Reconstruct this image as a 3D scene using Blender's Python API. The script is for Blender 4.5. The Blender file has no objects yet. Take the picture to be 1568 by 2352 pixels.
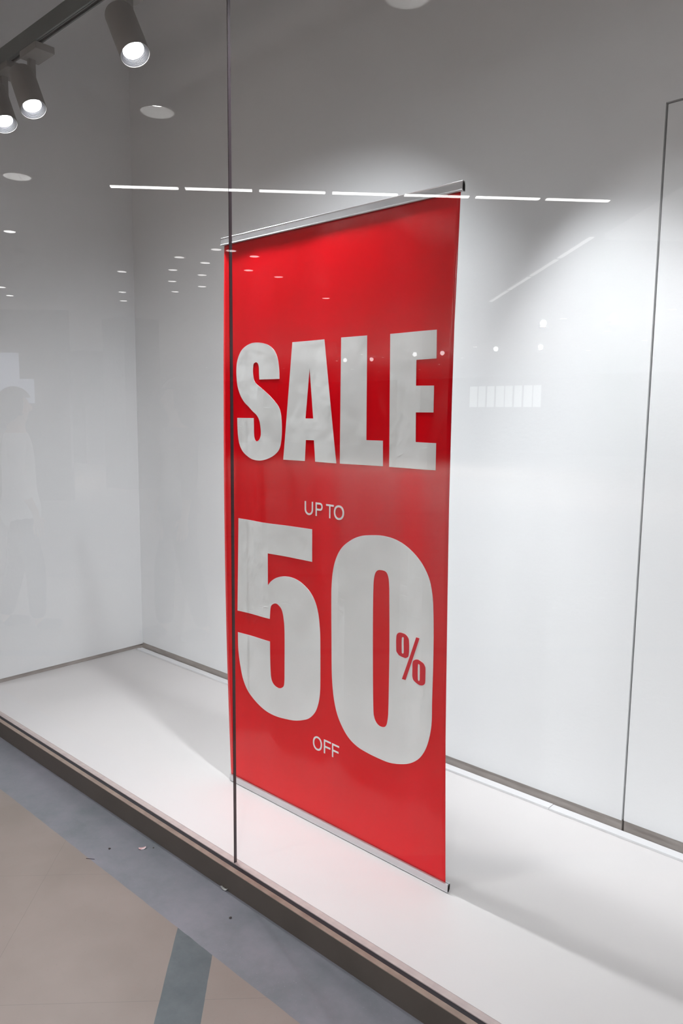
import bpy, bmesh, math, random
from mathutils import Vector, Matrix

sc = bpy.context.scene
COL = sc.collection
random.seed(7)

# ------------------------------------------------------------------ camera
# metres; X runs along the shop window, Y into the window display, Z up.
# z = 0 is the white display floor, the mall floor lies at z = -0.078.
MALL_Z = -0.078
CAM_M = ((0.74100485, 0.09291842, -0.66503983),
         (0.67141551, -0.08684332, 0.73597517),
         (0.01063138, -0.99187923, -0.12673819))
cd = bpy.data.cameras.new('camera')
cam = bpy.data.objects.new('camera', cd)
COL.objects.link(cam)
m4 = Matrix.Identity(4)
for r in range(3):
    m4[r][0] = CAM_M[r][0]
    m4[r][1] = -CAM_M[r][1]
    m4[r][2] = -CAM_M[r][2]
m4[2][3] = 1.39
cam.matrix_world = m4
cd.sensor_fit = 'HORIZONTAL'
cd.sensor_width = 36.0
cd.lens = 1703.4242 / 1568.0 * 36.0
cd.clip_start = 0.02
cd.clip_end = 200
sc.camera = cam

# ------------------------------------------------------------------ light levels
sc.view_settings.view_transform = 'Standard'
sc.view_settings.look = 'None'
sc.view_settings.gamma = 1.0
sc.view_settings.exposure = 0.07
sc.view_settings.use_curve_mapping = False
sc.cycles.use_denoising = True
sc.cycles.max_bounces = 10
sc.cycles.diffuse_bounces = 5
sc.cycles.transparent_max_bounces = 16
sc.cycles.sample_clamp_indirect = 6.0
sc.cycles.caustics_reflective = False
sc.cycles.caustics_refractive = False

w = bpy.data.worlds.new('world')
sc.world = w
w.use_nodes = True
w.node_tree.nodes['Background'].inputs[0].default_value = (0.6, 0.65, 0.75, 1)
w.node_tree.nodes['Background'].inputs[1].default_value = 0.15

SPOT_W = 49.0          # track spotlights of the window
SPOT_COL = (0.935, 0.965, 1.0)
DOWN_W = 9.0          # large round downlights of the mall
ROUND_W = 300.0         # the round lamps further down the mall
MALL_COL = (0.93, 0.965, 1.0)


# ------------------------------------------------------------------ helpers
def new_mat(name, col, rough=0.5, metal=0.0, spec=0.5, coat=0.0):
    m = bpy.data.materials.new(name)
    m.use_nodes = True
    b = m.node_tree.nodes['Principled BSDF']
    b.inputs['Base Color'].default_value = (*col, 1)
    b.inputs['Roughness'].default_value = rough
    b.inputs['Metallic'].default_value = metal
    b.inputs['Specular IOR Level'].default_value = spec
    b.inputs['Coat Weight'].default_value = coat
    return m


def nd(m, t, **kw):
    n = m.node_tree.nodes.new(t)
    for k, v in kw.items():
        setattr(n, k, v)
    return n


def lk(m, a, b):
    m.node_tree.links.new(a, b)


def bsdf(m):
    return m.node_tree.nodes['Principled BSDF']


def mottle(m, c1, c2, scale, detail=4, rough_var=None, bump=0.0, bump_scale=None, stretch=(1, 1, 1)):
    tc = nd(m, 'ShaderNodeTexCoord')
    mp = nd(m, 'ShaderNodeMapping')
    mp.inputs['Scale'].default_value = stretch
    lk(m, tc.outputs['Object'], mp.inputs['Vector'])
    nz = nd(m, 'ShaderNodeTexNoise')
    nz.inputs['Scale'].default_value = scale
    nz.inputs['Detail'].default_value = detail
    lk(m, mp.outputs[0], nz.inputs['Vector'])
    rp = nd(m, 'ShaderNodeValToRGB')
    rp.color_ramp.elements[0].position = 0.3
    rp.color_ramp.elements[1].position = 0.7
    rp.color_ramp.elements[0].color = (*c1, 1)
    rp.color_ramp.elements[1].color = (*c2, 1)
    lk(m, nz.outputs[0], rp.inputs[0])
    lk(m, rp.outputs[0], bsdf(m).inputs['Base Color'])
    if rough_var:
        mr = nd(m, 'ShaderNodeMapRange')
        mr.inputs['To Min'].default_value = rough_var[0]
        mr.inputs['To Max'].default_value = rough_var[1]
        lk(m, nz.outputs[0], mr.inputs['Value'])
        lk(m, mr.outputs[0], bsdf(m).inputs['Roughness'])
    if bump:
        n2 = nd(m, 'ShaderNodeTexNoise')
        n2.inputs['Scale'].default_value = bump_scale or scale
        n2.inputs['Detail'].default_value = 3
        lk(m, mp.outputs[0], n2.inputs['Vector'])
        bp = nd(m, 'ShaderNodeBump')
        bp.inputs['Strength'].default_value = 1.0
        bp.inputs['Distance'].default_value = bump
        lk(m, n2.outputs[0], bp.inputs['Height'])
        lk(m, bp.outputs[0], bsdf(m).inputs['Normal'])
    return m


def emit_mat(name, col, strength):
    m = bpy.data.materials.new(name)
    m.use_nodes = True
    nt = m.node_tree
    nt.nodes.remove(nt.nodes['Principled BSDF'])
    e = nt.nodes.new('ShaderNodeEmission')
    e.inputs[0].default_value = (*col, 1)
    e.inputs[1].default_value = strength
    nt.links.new(e.outputs[0], nt.nodes['Material Output'].inputs[0])
    return m


def link(name, bm, mats, parent=None, smooth=False):
    me = bpy.data.meshes.new(name)
    bm.normal_update()
    bm.to_mesh(me)
    bm.free()
    if not isinstance(mats, (list, tuple)):
        mats = [mats]
    for m in mats:
        me.materials.append(m)
    if smooth:
        for p in me.polygons:
            p.use_smooth = True
    o = bpy.data.objects.new(name, me)
    COL.objects.link(o)
    if parent is not None:
        o.parent = parent
    return o


def tag(o, label=None, cat=None, group=None, kind=None):
    if label:
        o['label'] = label
    if cat:
        o['category'] = cat
    if group:
        o['group'] = group
    if kind:
        o['kind'] = kind
    return o


def empty(name, loc=(0, 0, 0), rot=(0, 0, 0)):
    o = bpy.data.objects.new(name, None)
    o.empty_display_size = 0.05
    COL.objects.link(o)
    o.location = loc
    o.rotation_euler = rot
    return o


def struct(name, bm, mats, label=None, cat=None, smooth=False):
    o = link(name, bm, mats, smooth=smooth)
    o['kind'] = 'structure'
    if label:
        o['label'] = label
    if cat:
        o['category'] = cat
    return o


def box(bm, x0, x1, y0, y1, z0, z1, mi=0):
    vs = [bm.verts.new((x, y, z)) for x in (x0, x1) for y in (y0, y1) for z in (z0, z1)]
    fs = []
    for q in ((0, 1, 3, 2), (4, 6, 7, 5), (0, 4, 5, 1), (2, 3, 7, 6), (0, 2, 6, 4), (1, 5, 7, 3)):
        f = bm.faces.new([vs[i] for i in q])
        f.material_index = mi
        fs.append(f)
    return fs


def bbox(x0, x1, y0, y1, z0, z1, bev=0.0):
    bm = bmesh.new()
    box(bm, x0, x1, y0, y1, z0, z1)
    if bev:
        bmesh.ops.bevel(bm, geom=bm.edges[:], offset=bev, segments=2, affect='EDGES', profile=0.5)
    return bm


def lathe(prof, seg=48, cap0=False, cap1=False, mis=None):
    """prof: list of (r, z) around the local Z axis"""
    bm = bmesh.new()
    rings = []
    for r, z in prof:
        if r < 1e-6:
            rings.append([bm.verts.new((0, 0, z))])
        else:
            rings.append([bm.verts.new((r * math.cos(2 * math.pi * k / seg), r * math.sin(2 * math.pi * k / seg), z)) for k in range(seg)])
    for i in range(len(rings) - 1):
        a, b = rings[i], rings[i + 1]
        for k in range(seg):
            k2 = (k + 1) % seg
            if len(a) == 1 and len(b) == 1:
                continue
            if len(a) == 1:
                f = bm.faces.new((a[0], b[k2], b[k]))
            elif len(b) == 1:
                f = bm.faces.new((a[k], a[k2], b[0]))
            else:
                f = bm.faces.new((a[k], a[k2], b[k2], b[k]))
            if mis:
                f.material_index = mis[i]
    if cap0:
        bm.faces.new(list(reversed(rings[0])))
    if cap1:
        bm.faces.new(rings[-1])
    bmesh.ops.recalc_face_normals(bm, faces=bm.faces[:])
    return bm


def prism_x(prof, x0, x1):
    """extrude a closed (y, z) outline along X"""
    bm = bmesh.new()
    a = [bm.verts.new((x0, y, z)) for y, z in prof]
    b = [bm.verts.new((x1, y, z)) for y, z in prof]
    n = len(prof)
    for i in range(n):
        j = (i + 1) % n
        bm.faces.new((a[i], a[j], b[j], b[i]))
    bm.faces.new(a)
    bm.faces.new(b)
    bmesh.ops.triangulate(bm, faces=[f for f in bm.faces if len(f.verts) > 4])
    bmesh.ops.recalc_face_normals(bm, faces=bm.faces[:])
    return bm


# ------------------------------------------------------------------ materials
M_wall = mottle(new_mat('painted_white_board', (0.8, 0.8, 0.8), 0.62, spec=0.25), (0.845, 0.85, 0.86), (0.87, 0.87, 0.875), 1.3, 3,
                bump=0.0006, bump_scale=60)
M_dfloor = mottle(new_mat('white_display_floor', (0.82, 0.82, 0.82), 0.45, spec=0.3), (0.635, 0.608, 0.602), (0.665, 0.636, 0.630), 2.2, 4,
                  bump=0.0003, bump_scale=8)
M_strip = new_mat('white_edge_strip', (0.70, 0.69, 0.70), 0.35)
M_taupe = mottle(new_mat('taupe_base_channel', (0.2, 0.17, 0.15), 0.4), (0.44, 0.39, 0.36), (0.56, 0.51, 0.48), 12, 4, rough_var=(0.2, 0.45), stretch=(1, 1, 4))
M_gap = new_mat('dark_gap', (0.035, 0.015, 0.035), 0.9)
M_bronze = mottle(new_mat('bronze_aluminium', (0.05, 0.042, 0.036), 0.45, spec=0.4), (0.066, 0.053, 0.044), (0.080, 0.065, 0.055), 9, 5, rough_var=(0.35, 0.55))
M_bronze_top = mottle(new_mat('tan_bronze_ledge', (0.3, 0.23, 0.19), 0.5), (0.27, 0.20, 0.165), (0.36, 0.275, 0.225), 30, 6, rough_var=(0.4, 0.6))  # lighter and more tan than the channel's front face
M_lip = mottle(new_mat('inner_ledge', (0.6, 0.5, 0.47), 0.5), (0.42, 0.345, 0.335), (0.50, 0.42, 0.40), 25, 4)
M_gasket = new_mat('black_gasket', (0.02, 0.018, 0.022), 0.6)
M_alu = mottle(new_mat('satin_aluminium', (0.6, 0.6, 0.6), 0.28, metal=0.85), (0.66, 0.66, 0.68), (0.71, 0.71, 0.73), 40, 2, stretch=(0.05, 1, 1))
M_cavity_shade = new_mat('rail_cavity_shade', (0.05, 0.045, 0.05), 0.5)
M_red = mottle(new_mat('glossy_red_print', (0.55, 0.006, 0.012), 0.13, spec=0.25), (0.80, 0.002, 0.008), (0.84, 0.003, 0.012), 3.0, 3,
               bump=0.0040, bump_scale=3.4, stretch=(1.6, 1, 0.7))
M_print = mottle(new_mat('satin_white_print', (0.62, 0.63, 0.62), 0.3, spec=0.4), (0.87, 0.88, 0.87), (0.91, 0.915, 0.91), 9.0, 4,
                 bump=0.0060, bump_scale=6.5, stretch=(1.4, 1, 0.9))
M_redink = new_mat('red_ink', (0.70, 0.008, 0.025), 0.3)
M_trackside = mottle(new_mat('grey_track_enamel', (0.11, 0.115, 0.11), 0.5), (0.17, 0.185, 0.175), (0.20, 0.215, 0.205), 6)
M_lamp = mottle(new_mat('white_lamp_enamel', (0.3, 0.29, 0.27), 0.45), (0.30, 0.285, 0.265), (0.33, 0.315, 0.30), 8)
M_slot = new_mat('track_slot', (0.03, 0.02, 0.018), 0.5)
M_baffle = new_mat('lamp_baffle', (0.28, 0.28, 0.30), 0.35, metal=0.3)
M_led = emit_mat('lamp_lens_light', (0.96, 0.98, 1.0), 14.0)
M_downring = new_mat('white_downlight_trim', (0.85, 0.85, 0.85), 0.4)
M_downcup = new_mat('downlight_reflector', (0.85, 0.85, 0.85), 0.35)
M_downled = emit_mat('downlight_lens_light', (1.0, 0.99, 0.97), 85.0)
M_smallled = emit_mat('small_downlight_lens_light', (1.0, 0.98, 0.97), 8.0)
M_brightled = emit_mat('round_lamp_lens_light', (0.98, 0.99, 1.0), 9.0)
M_tube = emit_mat('light_strip_diffuser', (1.0, 0.99, 0.98), 15.0)
M_tube_dim = emit_mat('dim_light_strip_diffuser', (1.0, 0.99, 0.98), 3.2)
M_mceil = mottle(new_mat('mall_ceiling_paint', (0.6, 0.6, 0.61), 0.8), (0.55, 0.56, 0.58), (0.59, 0.60, 0.615), 0.4)
M_raft = emit_mat('self_lit_ceiling_raft', (1.0, 0.98, 0.97), 0.95)  # white ceiling raft with a glow of its own, to look brighter
M_mwall = mottle(new_mat('mall_wall_paint', (0.5, 0.5, 0.5), 0.7), (0.10, 0.10, 0.105), (0.14, 0.14, 0.145), 0.5)
M_mwall2 = mottle(new_mat('mall_side_wall_paint', (0.3, 0.3, 0.3), 0.7), (0.30, 0.30, 0.31), (0.36, 0.36, 0.36), 0.5)
M_sign = emit_mat('lit_shop_sign_face', (0.72, 0.80, 1.0), 0.9)
M_daylight = emit_mat('daylit_window_pane', (0.93, 0.98, 0.95), 1.9)
M_signtext = new_mat('sign_lettering', (0.03, 0.03, 0.05), 0.5)


def mall_floor_mat():
    m = new_mat('mall_floor_tiles', (0.4, 0.36, 0.33), 0.3, spec=0.4)
    tc = nd(m, 'ShaderNodeTexCoord')
    sp = nd(m, 'ShaderNodeSeparateXYZ')
    lk(m, tc.outputs['Object'], sp.inputs[0])

    def math_(op, a, b=None, c=None):
        n = nd(m, 'ShaderNodeMath', operation=op)
        for i, v in enumerate((a, b, c)):
            if v is None:
                continue
            if isinstance(v, (int, float)):
                n.inputs[i].default_value = v
            else:
                lk(m, v, n.inputs[i])
        return n.outputs[0]

    def mix(f, a, b):
        n = nd(m, 'ShaderNodeMix', data_type='RGBA')
        lk(m, f, n.inputs[0])
        for i, v in ((6, a), (7, b)):
            if isinstance(v, tuple):
                n.inputs[i].default_value = (*v, 1)
            else:
                lk(m, v, n.inputs[i])
        return n.outputs[2]

    def noise(scale, detail=5, rough=0.5):
        n = nd(m, 'ShaderNodeTexNoise')
        n.inputs['Scale'].default_value = scale
        n.inputs['Detail'].default_value = detail
        n.inputs['Roughness'].default_value = rough
        lk(m, tc.outputs['Object'], n.inputs['Vector'])
        return n.outputs[0]

    def ramp(v, a, b, p0=0.35, p1=0.65):
        r = nd(m, 'ShaderNodeValToRGB')
        r.color_ramp.elements[0].position = p0
        r.color_ramp.elements[1].position = p1
        r.color_ramp.elements[0].color = (*a, 1)
        r.color_ramp.elements[1].color = (*b, 1)
        lk(m, v, r.inputs[0])
        return r.outputs[0]
    x, y = sp.outputs[0], sp.outputs[1]
    wob = math_('MULTIPLY', math_('SUBTRACT', noise(14), 0.5), 0.006)
    s = math_('ADD', math_('ADD', x, y), wob)
    d = math_('SUBTRACT', y, x)
    beige = ramp(noise(3.5, 7), (0.228, 0.189, 0.167), (0.268, 0.223, 0.201))
    speck = math_('GREATER_THAN', noise(160, 2), 0.735)
    beige = mix(math_('MULTIPLY', speck, 0.35), beige, (0.16, 0.13, 0.12))
    band = ramp(noise(5.0, 8, 0.65), (0.150, 0.162, 0.176), (0.230, 0.222, 0.252), 0.3, 0.7)
    band = mix(math_('MULTIPLY', math_('GREATER_THAN', noise(230, 2), 0.70), 0.4), band, (0.32, 0.32, 0.34))
    dark = ramp(noise(7.0, 8, 0.7), (0.075, 0.090, 0.097), (0.125, 0.142, 0.150), 0.3, 0.7)
    # hairline joints of the diagonal tiles
    sm = math_('ABSOLUTE', math_('SUBTRACT', math_('MODULO', math_('ADD', s, 1.163 + 0.755 * 40), 0.755), 0.0))
    dm = math_('ABSOLUTE', math_('SUBTRACT', math_('MODULO', math_('ADD', d, -2.435 + 0.755 * 60), 0.755), 0.0))
    j = math_('MAXIMUM', math_('LESS_THAN', sm, 0.0022), math_('LESS_THAN', dm, 0.0022))
    beige = mix(math_('MULTIPLY', j, 0.40), beige, (0.13, 0.115, 0.11))
    # dark diagonal stripe, repeating along the hall
    sr = math_('MODULO', math_('ADD', s, 0.509 + 3.2 * 20), 3.2)
    st = math_('LESS_THAN', sr, 0.160)
    c = mix(st, beige, dark)
    bd = math_('GREATER_THAN', math_('ADD', y, wob), 1.155)
    c = mix(bd, c, band)
    lk(m, c, bsdf(m).inputs['Base Color'])
    mr = nd(m, 'ShaderNodeMapRange')
    mr.inputs['To Min'].default_value = 0.28
    mr.inputs['To Max'].default_value = 0.5
    lk(m, noise(9), mr.inputs['Value'])
    lk(m, mr.outputs[0], bsdf(m).inputs['Roughness'])
    return m


def glass_face_mat():
    """clear float glass: see-through, mirror share by angle (both surfaces of the pane together)"""
    m = bpy.data.materials.new('clear_window_glass')
    m.use_nodes = True
    nt = m.node_tree
    nt.nodes.remove(nt.nodes['Principled BSDF'])
    g = nd(m, 'ShaderNodeNewGeometry')
    dot = nd(m, 'ShaderNodeVectorMath', operation='DOT_PRODUCT')
    lk(m, g.outputs['Normal'], dot.inputs[0])
    lk(m, g.outputs['Incoming'], dot.inputs[1])
    ab = nd(m, 'ShaderNodeMath', operation='ABSOLUTE')
    lk(m, dot.outputs['Value'], ab.inputs[0])
    inv = nd(m, 'ShaderNodeMath', operation='SUBTRACT')
    inv.inputs[0].default_value = 1.0
    lk(m, ab.outputs[0], inv.inputs[1])
    pw = nd(m, 'ShaderNodeMath', operation='POWER')
    lk(m, inv.outputs[0], pw.inputs[0])
    pw.inputs[1].default_value = 5.0
    f = nd(m, 'ShaderNodeMath', operation='MULTIPLY_ADD')
    lk(m, pw.outputs[0], f.inputs[0])
    f.inputs[1].default_value = 0.92
    f.inputs[2].default_value = 0.068
    tr = nd(m, 'ShaderNodeBsdfTransparent')
    tr.inputs[0].default_value = (0.965, 0.975, 0.97, 1)
    gl = nd(m, 'ShaderNodeBsdfGlossy')
    gl.inputs['Roughness'].default_value = 0.0
    mx = nd(m, 'ShaderNodeMixShader')
    lk(m, f.outputs[0], mx.inputs[0])
    lk(m, tr.outputs[0], mx.inputs[1])
    lk(m, gl.outputs[0], mx.inputs[2])
    lk(m, mx.outputs[0], nt.nodes['Material Output'].inputs[0])
    return m


def clear_mat():
    m = bpy.data.materials.new('glass_inner_face')
    m.use_nodes = True
    nt = m.node_tree
    nt.nodes.remove(nt.nodes['Principled BSDF'])
    tr = nd(m, 'ShaderNodeBsdfTransparent')
    lk(m, tr.outputs[0], nt.nodes['Material Output'].inputs[0])
    return m


M_mfloor = mall_floor_mat()
M_glass = glass_face_mat()
M_clear = clear_mat()
M_edge = new_mat('polished_glass_edge', (0.05, 0.038, 0.044), 0.25, spec=0.35)

# ------------------------------------------------------------------ the mall hall (camera side)
MX0, MX1, MY0 = -32.0, 9.0, -27.0
CEIL = 3.27
struct('floor', bbox(MX0, MX1, MY0, 1.45, MALL_Z - 0.12, MALL_Z), M_mfloor)
def prism_raft():
    bm = bmesh.new()
    q = [(-3.29, -4.81), (-0.79, -2.31), (1.71, -4.81), (-0.79, -7.31)]
    a = [bm.verts.new((x, y, CEIL - 0.06)) for x, y in q]
    b = [bm.verts.new((x, y, CEIL - 0.001)) for x, y in q]
    bm.faces.new(a)
    bm.faces.new(b)
    for i in range(4):
        j = (i + 1) % 4
        bm.faces.new((a[i], a[j], b[j], b[i]))
    bmesh.ops.recalc_face_normals(bm, faces=bm.faces[:])
    return bm


BIG_XY = [(-4.16, -0.07), (-6.10, -0.07), (-2.21, -0.07), (-0.27, -0.07), (1.67, -0.07), (3.60, -0.07)]
BIG_R = 0.108


def ceiling_mesh():
    bm = bmesh.new()
    ya, yb = -0.27, 0.13

    def quad(x0, x1, y0, y1):
        bm.faces.new([bm.verts.new(p) for p in ((x0, y0, CEIL), (x0, y1, CEIL), (x1, y1, CEIL), (x1, y0, CEIL))])
    quad(MX0, MX1, MY0, ya)
    quad(MX0, MX1, yb, 1.385)
    xs = sorted(x for x, y in BIG_XY)
    cur = MX0
    for x in xs:
        quad(cur, x - 0.2, ya, yb)
        cur = x + 0.2
        n = 48
        o, i = [], []
        for k in range(n):
            an = 2 * math.pi * k / n
            c, q = math.cos(an), math.sin(an)
            m = 0.2 / max(abs(c), abs(q))
            o.append(bm.verts.new((x + c * m, -0.07 + q * m, CEIL)))
            i.append(bm.verts.new((x + c * BIG_R * 0.97, -0.07 + q * BIG_R * 0.97, CEIL)))
        for k in range(n):
            k2 = (k + 1) % n
            bm.faces.new((o[k], i[k], i[k2], o[k2]))
    quad(cur, MX1, ya, yb)
    box(bm, MX0, MX1, MY0, 1.385, CEIL + 0.12, CEIL + 0.3)
    return bm


struct('ceiling', ceiling_mesh(), M_mceil)
struct('ceiling_raft', prism_raft(), M_raft)
struct('wall_hall_left', bbox(MX0 - 0.2, MX0, MY0, 1.39, MALL_Z - 0.12, CEIL + 0.3), M_mwall2)
struct('wall_hall_right', bbox(MX1, MX1 + 0.2, MY0, 1.39, MALL_Z - 0.12, CEIL + 0.3), M_mwall)
struct('wall_hall_far', bbox(MX0 - 0.2, MX1 + 0.2, MY0 - 0.2, MY0, MALL_Z - 0.12, CEIL + 0.3), M_mwall)
# shop wall that carries on beyond both ends of the window
struct('wall_shopfront_left', bbox(MX0, -3.86, 1.39, 1.6, MALL_Z - 0.12, 3.9), M_mwall2)
struct('wall_shopfront_right', bbox(3.26, MX1, 1.39, 1.6, MALL_Z - 0.12, 3.9), M_mwall2)
struct('trim_1', bbox(-3.86, 3.26, 1.385, 1.45, 3.25, 3.9), M_bronze)          # header over the glass

# ------------------------------------------------------------------ window display box
DX0, DX1, DY1, DTOP = -3.80, 3.20, 2.425, 3.75
bm = bmesh.new()
box(bm, DX0, DX1, 1.411, 2.400, -0.06, 0.0)
struct('floor_display', bm, M_dfloor)
struct('floor_display_base', bbox(DX0 - 0.06, DX1 + 0.06, 1.411, 2.60, -0.20, -0.06), M_gap)
struct('trim_2', bbox(DX0 + 0.035, -1.12, 2.364, 2.400, 0.0, 0.009, 0.001), M_strip)
struct('trim_3', bbox(-1.118, DX1, 2.362, 2.398, 0.0, 0.009, 0.001), M_strip)
# left wall with dark shadow gap at its foot
struct('wall_left', bbox(DX0 - 0.05, DX0, 1.40, 2.50, 0.020, DTOP + 0.05), M_wall)
struct('baseboard_left', bbox(DX0 - 0.05, DX0 - 0.010, 1.40, 2.45, -0.06, 0.020), M_taupe)
struct('wall_right', bbox(DX1, DX1 + 0.05, 1.40, 2.50, -0.06, DTOP + 0.05), M_wall)
# back wall: board left of the door, board over the door and board right of it
D0, D1, DT = -0.878, 0.24, 2.344
bm = bmesh.new()
box(bm, DX0, D0 - 0.0045, DY1, DY1 + 0.05, 0.028, DTOP)
box(bm, D0 - 0.0045, D1 + 0.0045, DY1, DY1 + 0.05, DT + 0.0045, DTOP)
box(bm, D1 + 0.0045, DX1, DY1, DY1 + 0.05, 0.028, DTOP)
struct('wall_back', bm, M_wall)
struct('door_1', bbox(D0 + 0.0025, D1 - 0.0025, DY1, DY1 + 0.045, 0.030, DT - 0.0025, 0.0012), M_wall)
struct('wall_back_framing', bbox(DX0 - 0.05, DX1 + 0.05, DY1 + 0.052, DY1 + 0.12, -0.06, DTOP), M_gap)
bm = bmesh.new()
box(bm, DX0 - 0.01, D0 - 0.004, DY1 + 0.004, DY1 + 0.05, -0.06, 0.0275)
box(bm, D0 + 0.002, DX1, DY1 + 0.008, DY1 + 0.05, -0.06, 0.0285)
struct('baseboard_back', bm, M_taupe)
struct('ceiling_display', bbox(DX0 - 0.05, DX1 + 0.05, 1.40, 2.55, DTOP, DTOP + 0.08), M_wall)

# ------------------------------------------------------------------ window sill channel and glass
sill = empty('window_sill_channel', (0, 1.36, MALL_Z))
tag(sill, 'dark bronze metal channel along the floor that carries the shop window glass', 'window sill')
sill['kind'] = 'structure'


def local(bm, o):
    bmesh.ops.translate(bm, verts=bm.verts[:], vec=-Vector(o.location))
    return bm


XA, XB = DX0 - 0.06, DX1 + 0.06
link('front_face', local(bbox(XA, XB, 1.360, 1.3768, MALL_Z, -0.0052, 0.0008), sill), M_bronze, sill)
link('top_ledge', local(bbox(XA, XB, 1.3602, 1.3765, -0.0050, -0.0030), sill), M_bronze_top, sill)
link('rubber_gasket', local(bbox(XA, XB, 1.3770, 1.3895, -0.050, -0.0030), sill), M_gasket, sill)
link('inner_ledge', local(bbox(XA, XB, 1.3897, 1.4105, MALL_Z, -0.0005), sill), M_lip, sill)
SX = -1.6935
GT = 3.26


def pane(name, x0, x1):
    bm = bmesh.new()
    box(bm, x0, x1, 1.390, 1.400, 0.0, GT)
    bm.faces.ensure_lookup_table()
    bmesh.ops.recalc_face_normals(bm, faces=bm.faces[:])
    for f in bm.faces:
        n = f.normal
        f.material_index = 0 if n.y < -0.5 else (1 if n.y > 0.5 or n.z < -0.5 else 2)
    o = struct(name, bm, [M_glass, M_clear, M_edge])
    return o


pane('window_1', DX0 - 0.04, SX - 0.0010)
pane('window_2', SX + 0.0010, 0.86)
pane('window_3', 0.862, DX1 + 0.04)

# ------------------------------------------------------------------ SALE banner
BX, BY = -2.127, 1.728            # left print edge and plane of the sheet
ban = empty('sale_banner', (-1.63, BY, 0.0))
tag(ban, 'tall glossy red sale banner with white print and aluminium rails on the white floor', 'banner')


def wave(u, v):
    s = math.sin(math.pi * min(max(v / 2.0, 0), 1))
    d = -0.004 * s
    d += s * (0.0055 * math.sin(2 * math.pi * u / 0.36 + 0.9 * v) + 0.0015 * math.sin(2 * math.pi * u / 0.17 + 2.1 * v + 1.0))
    d += -0.006 * s * math.exp(-(u / 0.035) ** 2)
    return d


def left_edge(v):
    return -0.004 + 0.013 * (1 - v / 2) ** 2 - 0.011 * math.sin(math.pi * v / 2)


def right_edge(v):
    pts = [(0.0, 0.996), (0.03, 0.996), (0.465, 0.985), (0.725, 0.981), (1.145, 0.974), (1.46, 0.972), (1.65, 0.972), (1.81, 0.975), (2.0, 0.978)]
    for (a, x), (b, y) in zip(pts, pts[1:]):
        if v <= b:
            t = (v - a) / (b - a)
            return x + (y - x) * t
    return pts[-1][1]


NU, NV = 72, 120
V0, V1 = 0.014, 1.996
bm = bmesh.new()
grids = []
for off in (0.0, 0.0007):
    g = []
    for j in range(NV + 1):
        v = V0 + (V1 - V0) * j / NV
        row = []
        for i in range(NU + 1):
            u = left_edge(v) + (right_edge(v) - left_edge(v)) * i / NU
            row.append(bm.verts.new((BX + u + 1.63, wave(u, v) + off, v)))
        g.append(row)
    grids.append(g)
F, Bk = grids
for j in range(NV):
    for i in range(NU):
        f = bm.faces.new((F[j][i], F[j][i + 1], F[j + 1][i + 1], F[j + 1][i])); f.material_index = 0
        f = bm.faces.new((Bk[j][i], Bk[j + 1][i], Bk[j + 1][i + 1], Bk[j][i + 1])); f.material_index = 1
for j in range(NV):
    f = bm.faces.new((F[j][0], F[j + 1][0], Bk[j + 1][0], Bk[j][0])); f.material_index = 0
    f = bm.faces.new((F[j][NU], Bk[j][NU], Bk[j + 1][NU], F[j + 1][NU])); f.material_index = 0
for i in range(NU):
    f = bm.faces.new((F[0][i], Bk[0][i], Bk[0][i + 1], F[0][i + 1])); f.material_index = 0
    f = bm.faces.new((F[NV][i], F[NV][i + 1], Bk[NV][i + 1], Bk[NV][i])); f.material_index = 0
link('banner_sheet', bm, [M_red, M_print], ban, smooth=True)


def rail_profile(z0, z1, lip_down):
    """snap rail: a flat front jaw with a rounded lip, a slotted back jaw and a hollow between them"""
    h = z1 - z0
    t = 0.0016
    p = [(-0.0070, 0.0), (-0.0085, 0.0015), (-0.0085, 0.0035), (-0.0070, 0.0050), (-0.0065, h - 0.004), (-0.0072, h - 0.0015), (-0.0060, h),
         (0.0030, h), (0.0060, h - 0.001), (0.0060, h - 0.006), (0.0030, h - 0.006), (0.0030, h - 0.009), (0.0075, h - 0.011),
         (0.0075, 0.0010), (0.0060, 0.0), (0.0012, 0.0), (0.0012, t), (0.0056, 0.0026), (0.0056, h - 0.0125), (0.0010, h - 0.0115),
         (0.0010, h - 0.004), (0.0018, h - 0.0022), (-0.0040, h - 0.0022), (-0.0048, h - 0.004), (-0.0052, 0.0050), (-0.0012, t), (-0.0012, 0.0)]
    if not lip_down:
        p = [(y, h - z) for y, z in p]
    return [(y, z0 + z) for y, z in p]


for nm, x0, x1, z0, z1, dn in (('top_rail', -2.143, -1.140, 1.984, 2.011, True), ('bottom_rail', -2.118, -1.119, 0.001, 0.027, False)):
    bm = prism_x(rail_profile(z0, z1, dn), x0 + 1.63, x1 + 1.63)
    r = link(nm, bm, M_alu, ban)
    r['label'] = ('grey aluminium rail clamping the top edge of the red sheet' if dn else 'bright aluminium rail clamping the bottom edge of the red sheet')
    zc = (z0 + z1) / 2
    link('cavity_shade', bbox(x0 + 1.633, x1 + 1.627, 0.0016, 0.0050, zc - 0.007, zc + 0.002), M_cavity_shade, r)  # dark bar stands in for the shade inside the rail's hollow

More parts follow.
